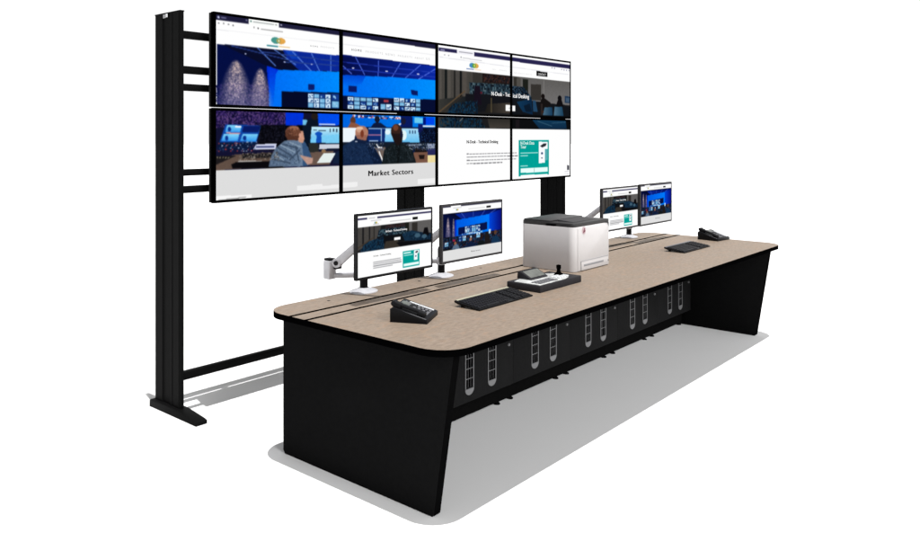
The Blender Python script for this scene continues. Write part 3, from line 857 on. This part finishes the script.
# ------------------------------------------------------------------ monitor pictures
def F(*pts): return [(int(u*1000), int(v*560)) for u, v in pts]
WHT = (255, 255, 255)
ART_B = [('P', WHT, F((0, 0), (1, 0), (1, 1), (0, 1))),
 ('P', (40, 36, 78), F((0, .035), (.12, .035), (.12, .068), (0, .068))), ('P', (40, 36, 78), F((.25, .035), (1, .035), (1, .068), (.25, .068))),
 ('L', (190, 190, 195), F((.14, .05), (.22, .05)), 5), ('L', (205, 205, 210), F((.17, .095), (.3, .095)), 5),
 ('E', (80, 140, 150), [(225, 76), (14, 9)]), ('E', (200, 175, 80), [(238, 76), (13, 9)]), ('L', (120, 120, 120), F((.2, .16), (.27, .16)), 4),
 ('L', (200, 200, 200), F((.42, .14), (.70, .14)), 6), ('P', (6, 6, 6), F((.73, .11), (.805, .11), (.805, .155), (.73, .155))),
 ('P', (36, 36, 38), F((0, .185), (1, .185), (1, .595), (0, .595))),
 ('P', (92, 88, 84), F((0, .185), (.3, .185), (.27, .42), (0, .56))), ('P', (34, 34, 36), F((.06, .185), (.08, .185), (.08, .5), (.06, .5))), ('P', (34, 34, 36), F((.14, .185), (.16, .185), (.16, .5), (.14, .5))), ('P', (60, 57, 54), F((.2, .185), (.215, .185), (.215, .45), (.2, .45))),
 ('S', [(60, 38, 34), (26, 20, 22), (44, 40, 46)], F((.36, .2), (.62, .2), (.62, .27), (.36, .27)), 11, 1),
 ('S', [(48, 72, 86), (26, 40, 54), (70, 96, 106), (16, 24, 34)], F((.27, .26), (.66, .26), (.68, .38), (.25, .38)), 13, 1),
 ('P', (20, 22, 28), F((.25, .37), (.7, .37), (.7, .5), (.22, .5))), ('P', (70, 64, 56), F((.36, .47), (.52, .47), (.56, .595), (.33, .595))),
 ('S', [(16, 46, 70), (10, 30, 50), (26, 60, 84), (18, 26, 38)], F((.1, .44), (.33, .38), (.34, .595), (.02, .595)), 11, 1),
 ('P', (122, 120, 118), F((.66, .185), (1, .185), (1, .42), (.72, .4), (.66, .3))), ('P', (62, 58, 55), F((.72, .21), (.8, .21), (.8, .4), (.72, .4))), ('P', (34, 36, 32), F((.63, .19), (.68, .19), (.68, .34), (.63, .34))),
 ('G', (18, 46, 70), F((.58, .38), (.72, .34), (1, .44), (1, .56), (.62, .5)), (14, 32, 50), 0), ('S', [(30, 58, 80), (12, 26, 40), (22, 44, 64)], F((.6, .38), (.72, .36), (1, .45), (1, .55), (.64, .49)), 14, .5), ('P', (16, 15, 18), F((.9, .32), (.95, .32), (.97, .46), (.87, .46))), ('E', (80, 120, 146), [(800, 245), (40, 22)]), ('E', (80, 120, 146), [(900, 262), (36, 20)]),
 ('P', (18, 20, 24), F((.5, .51), (1, .54), (1, .595), (.56, .595))), ('L', (66, 54, 42), F((.0, .52), (.2, .38)), 8),
 ('P', WHT, F((.475, .42), (.56, .42), (.56, .47), (.475, .47))),
 ('P', (0, 160, 150), F((.592, .68), (.83, .68), (.83, .965), (.592, .965))), ('P', (235, 255, 252), F((.605, .895), (.82, .895), (.82, .94), (.605, .94))), ('P', (248, 252, 255), F((.75, .69), (.82, .69), (.82, .75), (.8, .75), (.8, .86), (.75, .86))), ('P', (50, 54, 60), F((.765, .72), (.80, .70), (.81, .73), (.775, .745))), ('E', (60, 80, 120), [(776, 445), (10, 9)]),
 ('L', (190, 235, 230), F((.61, .76), (.73, .76)), 6), ('L', (225, 255, 250), F((.61, .715), (.70, .715)), 12)]
for k in range(4): ART_B.append(('L', (150, 150, 154), F((.2, .785+.032*k), ((.56, .57, .57, .45)[k], .785+.032*k)), 8))
ART_A = [('P', WHT, F((0, 0), (1, 0), (1, 1), (0, 1))),
 ('P', (46, 44, 66), F((0, 0), (.13, 0), (.13, .022), (0, .022))), ('P', (46, 44, 66), F((.29, 0), (1, 0), (1, .022), (.29, .022))), ('L', (205, 205, 210), F((.17, .045), (.3, .045)), 5),
 ('E', (80, 150, 140), [(225, 46), (14, 10)]), ('E', (215, 175, 80), [(240, 46), (13, 10)]), ('L', (205, 205, 205), F((.42, .09), (.70, .09)), 6), ('P', (6, 6, 6), F((.73, .065), (.81, .065), (.81, .108), (.73, .108))),
 ('P', (6, 14, 56), F((0, .135), (1, .135), (1, .81), (0, .81))),
 ('P', (6, 10, 40), F((0, .135), (1, .135), (1, .2), (.3, .26), (.12, .17))), ('G', (10, 40, 150), F((.2, .16), (1, .16), (1, .22), (.3, .26)), (4, 14, 90), 0),
 ('L', (60, 90, 190), F((.3, .15), (.36, .25)), 5), ('L', (60, 90, 190), F((.5, .15), (.5, .24)), 5), ('L', (60, 90, 190), F((.7, .15), (.64, .24)), 5), ('L', (60, 90, 190), F((.9, .15), (.78, .23)), 5),
 ('G', (0, 90, 225), F((.21, .27), (.5, .25), (.78, .23), (.78, .56), (.21, .6)), (0, 120, 250), 0), ('G', (0, 70, 220), F((.78, .22), (1, .17), (1, .6), (.78, .56)), (8, 14, 120), 0), ('P', (0, 40, 190), F((.19, .27), (.215, .27), (.215, .6), (.19, .6))),
 ('C', 0, [(85, 112), (45, 330)], [(172, 128), (148, 330)]),
 ('P', (8, 20, 70), F((.25, .42), (.74, .38), (.74, .52), (.25, .56))), ('M', 0, F((.36, .41), (.62, .53)), 7, 3), ('M', 0, F((.3, .53), (.66, .57)), 9, 1),
 ('P', (10, 16, 34), F((0, .56), (.3, .58), (1, .56), (1, .81), (0, .81))), ('S', [(20, 44, 80), (12, 18, 30), (34, 60, 90), (60, 34, 40), (10, 14, 24), (16, 24, 40)], F((0, .57), (1, .57), (1, .81), (0, .81)), 12, 1),
 ('M', 0, F((.25, .58), (.38, .68)), 2, 2), ('M', 0, F((.55, .55), (.62, .66)), 1, 2), ('M', 0, F((.03, .66), (.09, .74)), 2, 2), ('P', (190, 220, 240), F((.45, .6), (.47, .6), (.47, .68), (.45, .68))), ('P', (180, 215, 240), F((.77, .53), (.81, .53), (.80, .61), (.77, .61))), ('P', (150, 30, 60), F((.16, .62), (.2, .62), (.2, .66), (.16, .66))),
 ('E', (140, 90, 66), [(200, 390), (22, 18)]), ('P', (90, 110, 134), F((.15, .8), (.17, .74), (.22, .71), (.26, .76), (.27, .81))), ('E', (150, 106, 86), [(455, 372), (20, 20)]), ('P', (16, 30, 60), F((.38, .81), (.4, .74), (.46, .69), (.52, .75), (.54, .81))), ('E', (40, 26, 24), [(640, 364), (22, 26)]), ('P', (18, 24, 26), F((.57, .81), (.6, .72), (.68, .72), (.72, .81))), ('E', (90, 60, 44), [(890, 336), (26, 26)]), ('P', (20, 50, 80), F((.82, .81), (.84, .68), (.94, .68), (.97, .81))),
 ('P', (30, 26, 26), F((.7, .62), (.74, .56), (.78, .62), (.8, .81), (.7, .81))), ('P', (12, 14, 18), F((0, .78), (.12, .77), (.14, .81), (0, .81))),
 ('P', (225, 225, 225), F((0, .81), (1, .81), (1, 1), (0, 1)))]

ART_B = [(a[0], tuple(int(v*.78) for v in a[1]), *a[2:]) if a[0] in 'PE' and isinstance(a[1], tuple) and max(a[1]) < 150 and min(a[1]) > 5 and a[1] != (40, 36, 78) else a for a in ART_B]
MW, MH, MB_S = .600, .355, .011
def make_monitor(label, frame, art, texts):
    t = thing('desk_monitor', label, 'monitor', (0, 0, 0), 0, 'monitors on the desk')
    w = MW/2; b = MB()
    b.box(-w, w, 0, .022, MH-.012, MH, .001); b.box(-w, w, 0, .022, 0, .014, .001)
    b.box(-w, -w+MB_S, .0004, .0216, .0136, MH-.0116); b.box(w-MB_S, w, .0004, .0216, .0136, MH-.0116)
    b.build('bezel', frame, t)
    h = MB(); h.box(-w+.004, w-.004, .0042, .030, .005, MH-.005, .004); h.box(-.17, .17, .0295, .048, .06, MH-.06, .008); h.box(-.05, .05, .0478, .058, MH/2-.05, MH/2+.05, .002)
    h.build('rear_housing', M['gplastic'] if frame is M['gplastic'] else M['plastic'], t)
    cv = Canvas(0, 0, 1000, 560, 240, 135).paint(art).soften()
    me = screen_mesh('screen', cv, -w+MB_S-.0003, w-MB_S+.0003, MH-.0117, .0137, .0032)
    so = bpy.data.objects.new('screen', me); COL.objects.link(so); so.parent = t
    sw, sh = MW-2*MB_S, MH-.0257
    for s, u, v, wd, col, bold in texts:
        lettering(s, -w+MB_S+u*sw, MH-.012-v*sh, .0027, wd*sw, col, bold, so)
    return t
TB = [('N-Desk - Technical Desking', .36, .315, .29, (255, 255, 255), (2,)), ('N-Desk - Technical Desking', .2, .695, .23, (40, 40, 40), (2,))]
TA = [('Market Sectors', .46, .905, .16, (30, 30, 34), (2, 1.1, .8))]
m1 = make_monitor('black framed desk monitor nearest the left end, showing a teal card on white', M['plastic'], ART_B, TB)
m1.location = (.554, -.302, 1.089-MH/2); m1.rotation_euler.z = -.022
m2 = make_monitor('grey framed desk monitor with blue control room page, just left of the printer', M['gplastic'], ART_A, TA)
m2.location = (1.236, -.315, 1.094-MH/2); m2.rotation_euler.z = -.017
m3 = make_monitor('grey framed desk monitor behind the white printer, showing a dark hall and teal card', M['gplastic'], ART_B, TB)
m3.location = (3.282, -.262, 1.087-MH/2); m3.rotation_euler.z = -.026
m4 = dup(m2, (3.797, -.334, 1.098-MH/2), -.02, 'grey framed desk monitor with blue control room page at the far right end')

# ------------------------------------------------------------------ monitor arms
def make_arm(label):
    """origin on the desk top, foot of the pole"""
    t = thing('monitor_arm', label, 'monitor arm', (0, 0, 0), 0, 'silver monitor arms')
    b = MB(); b.lathe([(.090, 0), (.090, .005), (.082, .009), (.048, .018), (.034, .026)], (0, 0, 0), 40, 1.0, .82); b.build('base', M['arm'], t)
    p = MB(); p.tube((0, 0, .024), (0, 0, .178), .0235, .0235, 28); p.tube((0, 0, .178), (0, 0, .190), .0235, .019, 28); p.build('pole', M['plastic'], t)
    c = MB(); c.tube((0, 0, .078), (0, 0, .124), .032, .032, 28); c.build('collar', M['arm'], t)
    ex, ey = -.150, .120
    l = MB(); l.bar((-.02, .016, .100), (ex+.012, ey-.01, .100), .040, .026, .004); l.build('lower_arm', M['arm'], t)
    e = MB(); e.box(ex-.034, ex+.020, ey-.028, ey+.028, .083, .190, .007, 3); el = e.build('elbow', M['arm'], t)
    k = MB(); k.box(ex-.030, ex+.016, ey-.026, ey+.026, .1905, .202, .004); k.box(ex-.004, ex+.044, ey-.050, ey-.0285, .140, .168, .004); hub = Vector((ex+.012, ey-.046, .178)); ax = Vector((-.94, -.35, 0)).normalized(); k.tube(hub+ax*.0205, hub+ax*.026, .0135, .0125, 24); k.build('pivot', M['plastic'], t)
    u = MB(); u.tube(hub-ax*.020, hub+ax*.020, .027, .027, 28)
    u.bar(hub+Vector((.004, -.010, .008)), (-.060, -.165, .385), .034, .050, .006, .030, .036); u.build('upper_arm', M['arm'], t)
    h = MB(); h.tube((-.060, -.170, .41), (-.060, -.170, .30), .017, .017, 20); h.bar((-.060, -.176, .314), (-.028, -.214, .314), .040, .030, .003)
    h.build('tilt_head', M['plastic'], t)
    return t
a1 = make_arm('silver monitor arm whose elbow sticks out left of the black framed monitor')
a1.location = (.562, -.030, ZT)
dup(a1, (1.240, -.045, ZT), 0, 'silver monitor arm behind the grey monitor left of the printer')
dup(a1, (3.310, -.030, ZT), 0, 'silver monitor arm mostly hidden behind the white printer')
dup(a1, (3.835, -.052, ZT), 0, 'silver monitor arm of the far right monitor, base visible just right of the printer')

# ------------------------------------------------------------------ telephones
def make_phone(label):
    t = thing('desk_phone', label, 'telephone', (0, 0, ZT), 0, 'desk telephones')
    w, d, hb, hf = .108, .094, .074, .020
    def top(y): return hf+(hb-hf)*(y+d)/(2*d)
    b = MB(); b.prism([(-w, -d, 0), (-w, -d, hf), (-w, d-.014, hb), (-w, d, hb-.010), (-w, d, 0)], (2*w, 0, 0), .004); b.build('base', M['plastic'], t)
    tl = math.atan2(hb-hf, 2*d)
    def on_top(mb, x0, x1, ya, yb, h, bev=.0015, lift=.0):
        q = []
        for dz in (lift-.001, lift+h):
            for x, y in ((x0, ya), (x1, ya), (x1, yb), (x0, yb)): q.append((x, y-math.sin(tl)*dz, top(y)+dz))
        mb.hexa(q, bev)
    for xa in (-w+.0015, w-.006):
        tr_ = MB(); on_top(tr_, xa, xa+.0045, -d+.006, d-.02, .0018, 0); tr_.build('trim_strip', M['gkey'], t)
    hs = MB(); on_top(hs, -.096, -.050, -.074, -.036, .022, .007); on_top(hs, -.096, -.050, .046, .088, .026, .008); on_top(hs, -.090, -.056, -.045, .055, .012, .005, .012); hs.build('handset', M['plastic'], t)
    sc = MB(); on_top(sc, -.036, .052, .030, .074, .006, .001); s_ = sc.build('display', M['gkey'], t)
    g = MB(); on_top(g, -.032, .048, .034, .070, .0014, 0, .0062); g.build('glass', M['lcd'], s_)
    ks = MB()
    for r_ in range(4):
        for c_ in range(3): on_top(ks, -.034+.021*c_, -.018+.021*c_, -.074+.024*r_, -.060+.024*r_, .004, .001)
    ks.build('keypad', M['gkey'], t)
    fk = MB()
    on_top(fk, .080, .094, -.078, .070, .0030, .0006)
    fk.use(1)
    for r_ in range(9): on_top(fk, .064, .077, -.075+.0162*r_, -.063+.0162*r_, .0036, .001)
    fk.build('line_key_strip', [M['lkey'], M['gkey']], t)
    sk = MB()
    for r_ in range(4): on_top(sk, .038, .060, -.074+.019*r_, -.062+.019*r_, .0035, .001)
    sk.build('soft_keys', M['gkey'], t)
    cr = MB(); cr.tube((-.092, .080, top(.080)+.018), (-.056, .080, top(.080)+.018), .0135, .0135, 16); cr.build('cradle', M['key'], t)
    return t
ph = make_phone('black desk phone turned at an angle on the near corner of the desk')
ph.location = (.269, -.698, ZT); ph.rotation_euler.z = R(26.7)
dup(ph, (4.195, -.68, ZT), R(-7), 'black desk phone at the far right end of the desk')

# ------------------------------------------------------------------ keyboards
def make_keyboard(label):
    t = thing('keyboard', label, 'keyboard', (0, 0, ZT), 0, 'keyboards')
    w, d = .250, .082; zf, zb = .008, .031
    def z(y): return zf+(zb-zf)*(y+d)/(2*d)
    b = MB(); b.prism([(-w, -d, .002), (-w, -d, zf), (-w, d-.006, zb), (-w, d+.006, zb+.001), (-w, d+.006, zb-.008), (-w, d-.02, zb-.016)], (2*w, 0, 0), .002); b.build('body', M['plastic'], t)
    def k(mb, x0, x1, ya, yb, h=.0065):
        q = [(x0, ya, z(ya)-.002), (x1, ya, z(ya)-.002), (x1, yb, z(yb)-.002), (x0, yb, z(yb)-.002)]
        i = .0018; q += [(x0+i, ya+i, z(ya)+h), (x1-i, ya+i, z(ya)+h), (x1-i, yb-i, z(yb)+h), (x0+i, yb-i, z(yb)+h)]
        mb.hexa(q)
    ks, nk, pk = MB(), MB(), MB()
    for r_ in range(6):
        ya = -.074+.0238*r_; yb = ya+.0196
        if r_ == 5: yb = ya+.016
        x = -.242
        row = [.026, .022, .024, .120, .024, .022, .026] if r_ == 0 else [.0195]*15
        for wd in row:
            if x+wd > .072: break
            k(ks, x, x+wd-.002, ya, yb); x += wd
        for c_ in range(3): k(nk, .086+.0195*c_, .1035+.0195*c_, ya, yb)
        for c_ in range(4): k(pk, .160+.0195*c_, .1775+.0195*c_, ya, yb)
    ks.build('letter_keys', M['key'], t); nk.build('arrow_keys', M['key'], t); pk.build('number_pad', M['key'], t)
    for s in (-1, 1):
        f = MB(); f.box(s*.215-.014, s*.215+.014, d-.030, d-.022, 0, .022, .002); f.build('tilt_foot', M['plastic'], t)
    return t
def back_strip(t, m, label):
    b = MB(); b.hexa([(-.238, .0755, .0292), (.238, .0755, .0292), (.238, .0885, .0315), (-.238, .0885, .0315), (-.238, .0755, .0335), (.238, .0755, .0335), (.238, .0885, .0345), (-.238, .0885, .0345)], .0006)
    b.build('back_strip', m, t, label)
kb = make_keyboard('black keyboard with a cream strip along its back edge, beside the joystick console')
k2 = dup(kb, (3.475, -.750, ZT), R(-.5), 'all black keyboard on the right end of the desk in front of the far phone')
kb.location = (.853, -.765, ZT); kb.rotation_euler.z = R(0.6)
back_strip(kb, M['cream'], 'cream strip along the back edge'); back_strip(k2, M['gkey'], None)

# ------------------------------------------------------------------ camera control console
cs = thing('control_console', 'grey camera control console with tilted screen, silver keys and black joystick before the printer', 'control console', (1.432, -.712, ZT))
b = MB(); b.box(-.232, .232, -.118, .118, 0, .041, .004); b.build('housing', M['console'], cs)
ol = [(-.222, -.108), (.060, -.108), (.120, -.092), (.176, -.060), (.182, -.010), (.160, .050), (.090, .092), (-.090, .104), (-.222, .070)]
b = MB(); b.prism([(x, y, .0405) for x, y in ol], (0, 0, .005), .0015); fp = b.build('control_plate', M['silver'], cs)
b = MB()
for r_ in range(3):
    for c_ in range(7): b.box(-.200+.028*c_, -.180+.028*c_, -.100+.024*r_, -.083+.024*r_, .0452, .0505, .0012)
b.build('plate_keys', M['gkey'], fp)
b = MB()
for r_ in range(3):
    for c_ in range(4): b.box(.028+.028*c_, .048+.028*c_, -.088+.026*r_, -.070+.026*r_, .0452, .0515, .0012)
b.build('number_keys', M['lkey'], fp)
b = MB(); b.prism([(-.135, .010, .0452), (-.135, .008, .050), (-.135, .088, .090), (-.135, .108, .086), (-.135, .112, .0452)], (.182, 0, 0), .003); hd = b.build('screen_hood', M['console'], cs)
n_ = Vector((0, -.040, .080)).normalized()
def sl(y): return .050+(y-.008)*.5
b = MB(); q = []
for dz in (-.001, .002):
    for x, y in ((-.122, .020), (.034, .020), (.034, .080), (-.122, .080)): q.append((x, y+n_.y*dz, sl(y)+n_.z*dz))
b.hexa(q); b.build('screen', M['lcd'], hd)
b = MB(); b.lathe([(.030, .0452), (.027, .053), (.015, .064), (.0115, .070), (.0115, .083), (.0145, .087), (.0150, .103), (.0135, .108), (.008, .1095)], (.128, -.018, 0), 28)
b.build('joystick', M['edge'], cs)

# ------------------------------------------------------------------ printer
pr = thing('laser_printer', 'white box laser printer with dark grey lid standing on the middle of the desk', 'printer', (2.1375, -.4225, ZT))
w, d, hz = .2375, .2125, .300
b = MB(); b.prism([(x, y, .003) for x, y in rounded_rect(-w, w, -d, d, .042, 10, (1, 0, 1, 1))], (0, 0, hz-.003), .0015); b.build('body', M['white'], pr)
b = MB(); b.prism([(x, y, hz+.0006) for x, y in rounded_rect(-w+.001, w-.001, -d+.001, d-.001, .040, 10, (1, 0, 1, 1))], (0, 0, .024), .003)
b.prism([(x, y, hz+.0245) for x, y in rounded_rect(-w+.012, w-.012, -.02, d-.006, .03, 8)], (0, 0, .009), .002)
lid = b.build('lid', M['shell'], pr)
b = MB(); b.box(-.165, .165, -.165, -.030, hz+.0243, hz+.0262, .0008); b.hexa([(-.150, -.155, hz+.0262), (.150, -.155, hz+.0262), (.150, -.036, hz+.0262), (-.150, -.036, hz+.0262), (-.150, -.155, hz+.0268), (.150, -.155, hz+.0268), (.150, -.036, hz+.034), (-.150, -.036, hz+.034)])
b.build('output_tray', M['gplastic'], lid)
b = MB(); b.box(-w-.0022, -w+.001, -.075, .005, hz+.003, hz+.014, .001); b.build('lid_latch', M['edge'], lid)
b = MB()                                            # dark corner wrap at the front right
b.prism([(w-.060, -d-.0015, hz+.0004), (w-.0015, -d-.0015, hz+.0004), (w-.0015, -d-.0015, hz-.030), (w-.012, -d-.0015, hz-.010), (w-.030, -d-.0015, hz-.002)], (0, .012, 0))
b.build('lid_corner', M['shell'], lid)
b = MB(); b.prism([(-w+.048, -d-.0035, .008), (w-.012, -d-.0035, .008), (w-.012, -d-.0035, hz-.036), (w-.034, -d-.0035, hz-.012), (-w+.048, -d-.0035, hz-.008)], (0, .0045, 0), .001); b.build('front_cover', M['white'], pr)
b = MB(); b.box(-.150, w-.022, -d-.0064, -d-.0036, .006, .066, .0012); ty = b.build('paper_tray', M['white'], pr)
b = MB(); b.box(-.118, .150, -d-.0074, -d-.0066, .030, .044, .0002); b.box(-.152, -.1495, -d-.0072, -d-.0038, .005, .068); b.box(-.152, w-.021, -d-.0072, -d-.0038, .0665, .0685)
b.build('tray_recess', M['groove'], ty)
b = MB(); b.box(w-.019, w-.012, -d-.0062, -d-.0036, .026, .040, .0008); b.build('power_button', M['gkey'], pr)
def disc(mb, x, z, r, y): mb.tube((x, y, z), (x, y-.0006, z), r, r, 28)
b = MB(); disc(b, -.113, .272, .025, -d-.0040)
b.use(1)
for q in (((-.126, .256), (-.118, .256), (-.103, .285), (-.110, .288)), ((-.113, .262), (-.106, .259), (-.097, .270), (-.103, .275))):
    b.hexa([(x, -d-.0060, z) for x, z in q]+[(x, -d-.0047, z) for x, z in q])
b.build('emblem', [M['pink'], M['red']], pr)

# ------------------------------------------------------------------ light: bright surround shaped by direction, one hard overhead lamp, one added front fill
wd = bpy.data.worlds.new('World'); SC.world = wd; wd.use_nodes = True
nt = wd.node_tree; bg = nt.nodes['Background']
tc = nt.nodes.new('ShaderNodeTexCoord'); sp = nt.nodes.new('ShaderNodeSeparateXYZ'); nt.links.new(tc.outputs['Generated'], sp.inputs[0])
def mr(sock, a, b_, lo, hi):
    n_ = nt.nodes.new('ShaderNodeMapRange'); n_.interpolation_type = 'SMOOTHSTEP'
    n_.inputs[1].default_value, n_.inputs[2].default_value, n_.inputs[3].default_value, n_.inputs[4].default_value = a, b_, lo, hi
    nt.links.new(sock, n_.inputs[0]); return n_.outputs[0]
up = mr(sp.outputs['Z'], .38, .85, 1.08, .22)         # white all round, dimmed overhead to flatten the floor shadow
lf = mr(sp.outputs['X'], -.05, -.7, 1, .62)         # dimmed off to the left so left-facing sides turn darker
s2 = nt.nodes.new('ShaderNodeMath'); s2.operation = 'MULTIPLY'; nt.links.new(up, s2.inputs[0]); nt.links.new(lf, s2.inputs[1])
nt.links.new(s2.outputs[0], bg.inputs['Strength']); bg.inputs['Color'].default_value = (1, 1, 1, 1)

sd = bpy.data.lights.new('overhead_lamp', 'SUN'); sd.energy = 4.0; sd.angle = R(.35); sd.color = (1, .993, .982)
so = bpy.data.objects.new('overhead_lamp', sd); COL.objects.link(so); so.location = (2, -1, 8)
so.rotation_euler = Vector((.03, .107, -1)).to_track_quat('-Z', 'Y').to_euler()

fd = bpy.data.lights.new('front_fill', 'SUN'); fd.energy = 2.15; fd.angle = R(24)  # added low fill, evens out the shaded floor under the desk
fo = bpy.data.objects.new('front_fill', fd); COL.objects.link(fo); fo.location = (2, -8, 4)
fo.rotation_euler = Vector((.10, .86, -.50)).to_track_quat('-Z', 'Y').to_euler()

# ------------------------------------------------------------------ camera
cd = bpy.data.cameras.new('camera'); co = bpy.data.objects.new('camera', cd); COL.objects.link(co)
cd.sensor_width = 36; cd.lens = 36*771.236/920; cd.shift_x = (460-430.857)/920; cd.shift_y = -(266.5-137.084)/920
cd.clip_end = 1000; cd.clip_start = .05
co.location = (-2.5613, -3.2900, 1.6764); co.rotation_euler = (R(90), 0, -.850747)
SC.camera = co
vs = SC.view_settings; vs.view_transform = 'Standard'; vs.look = 'None'; vs.exposure = 0; vs.gamma = 1; vs.use_curve_mapping = False
SC.cycles.max_bounces = 6; SC.cycles.diffuse_bounces = 4
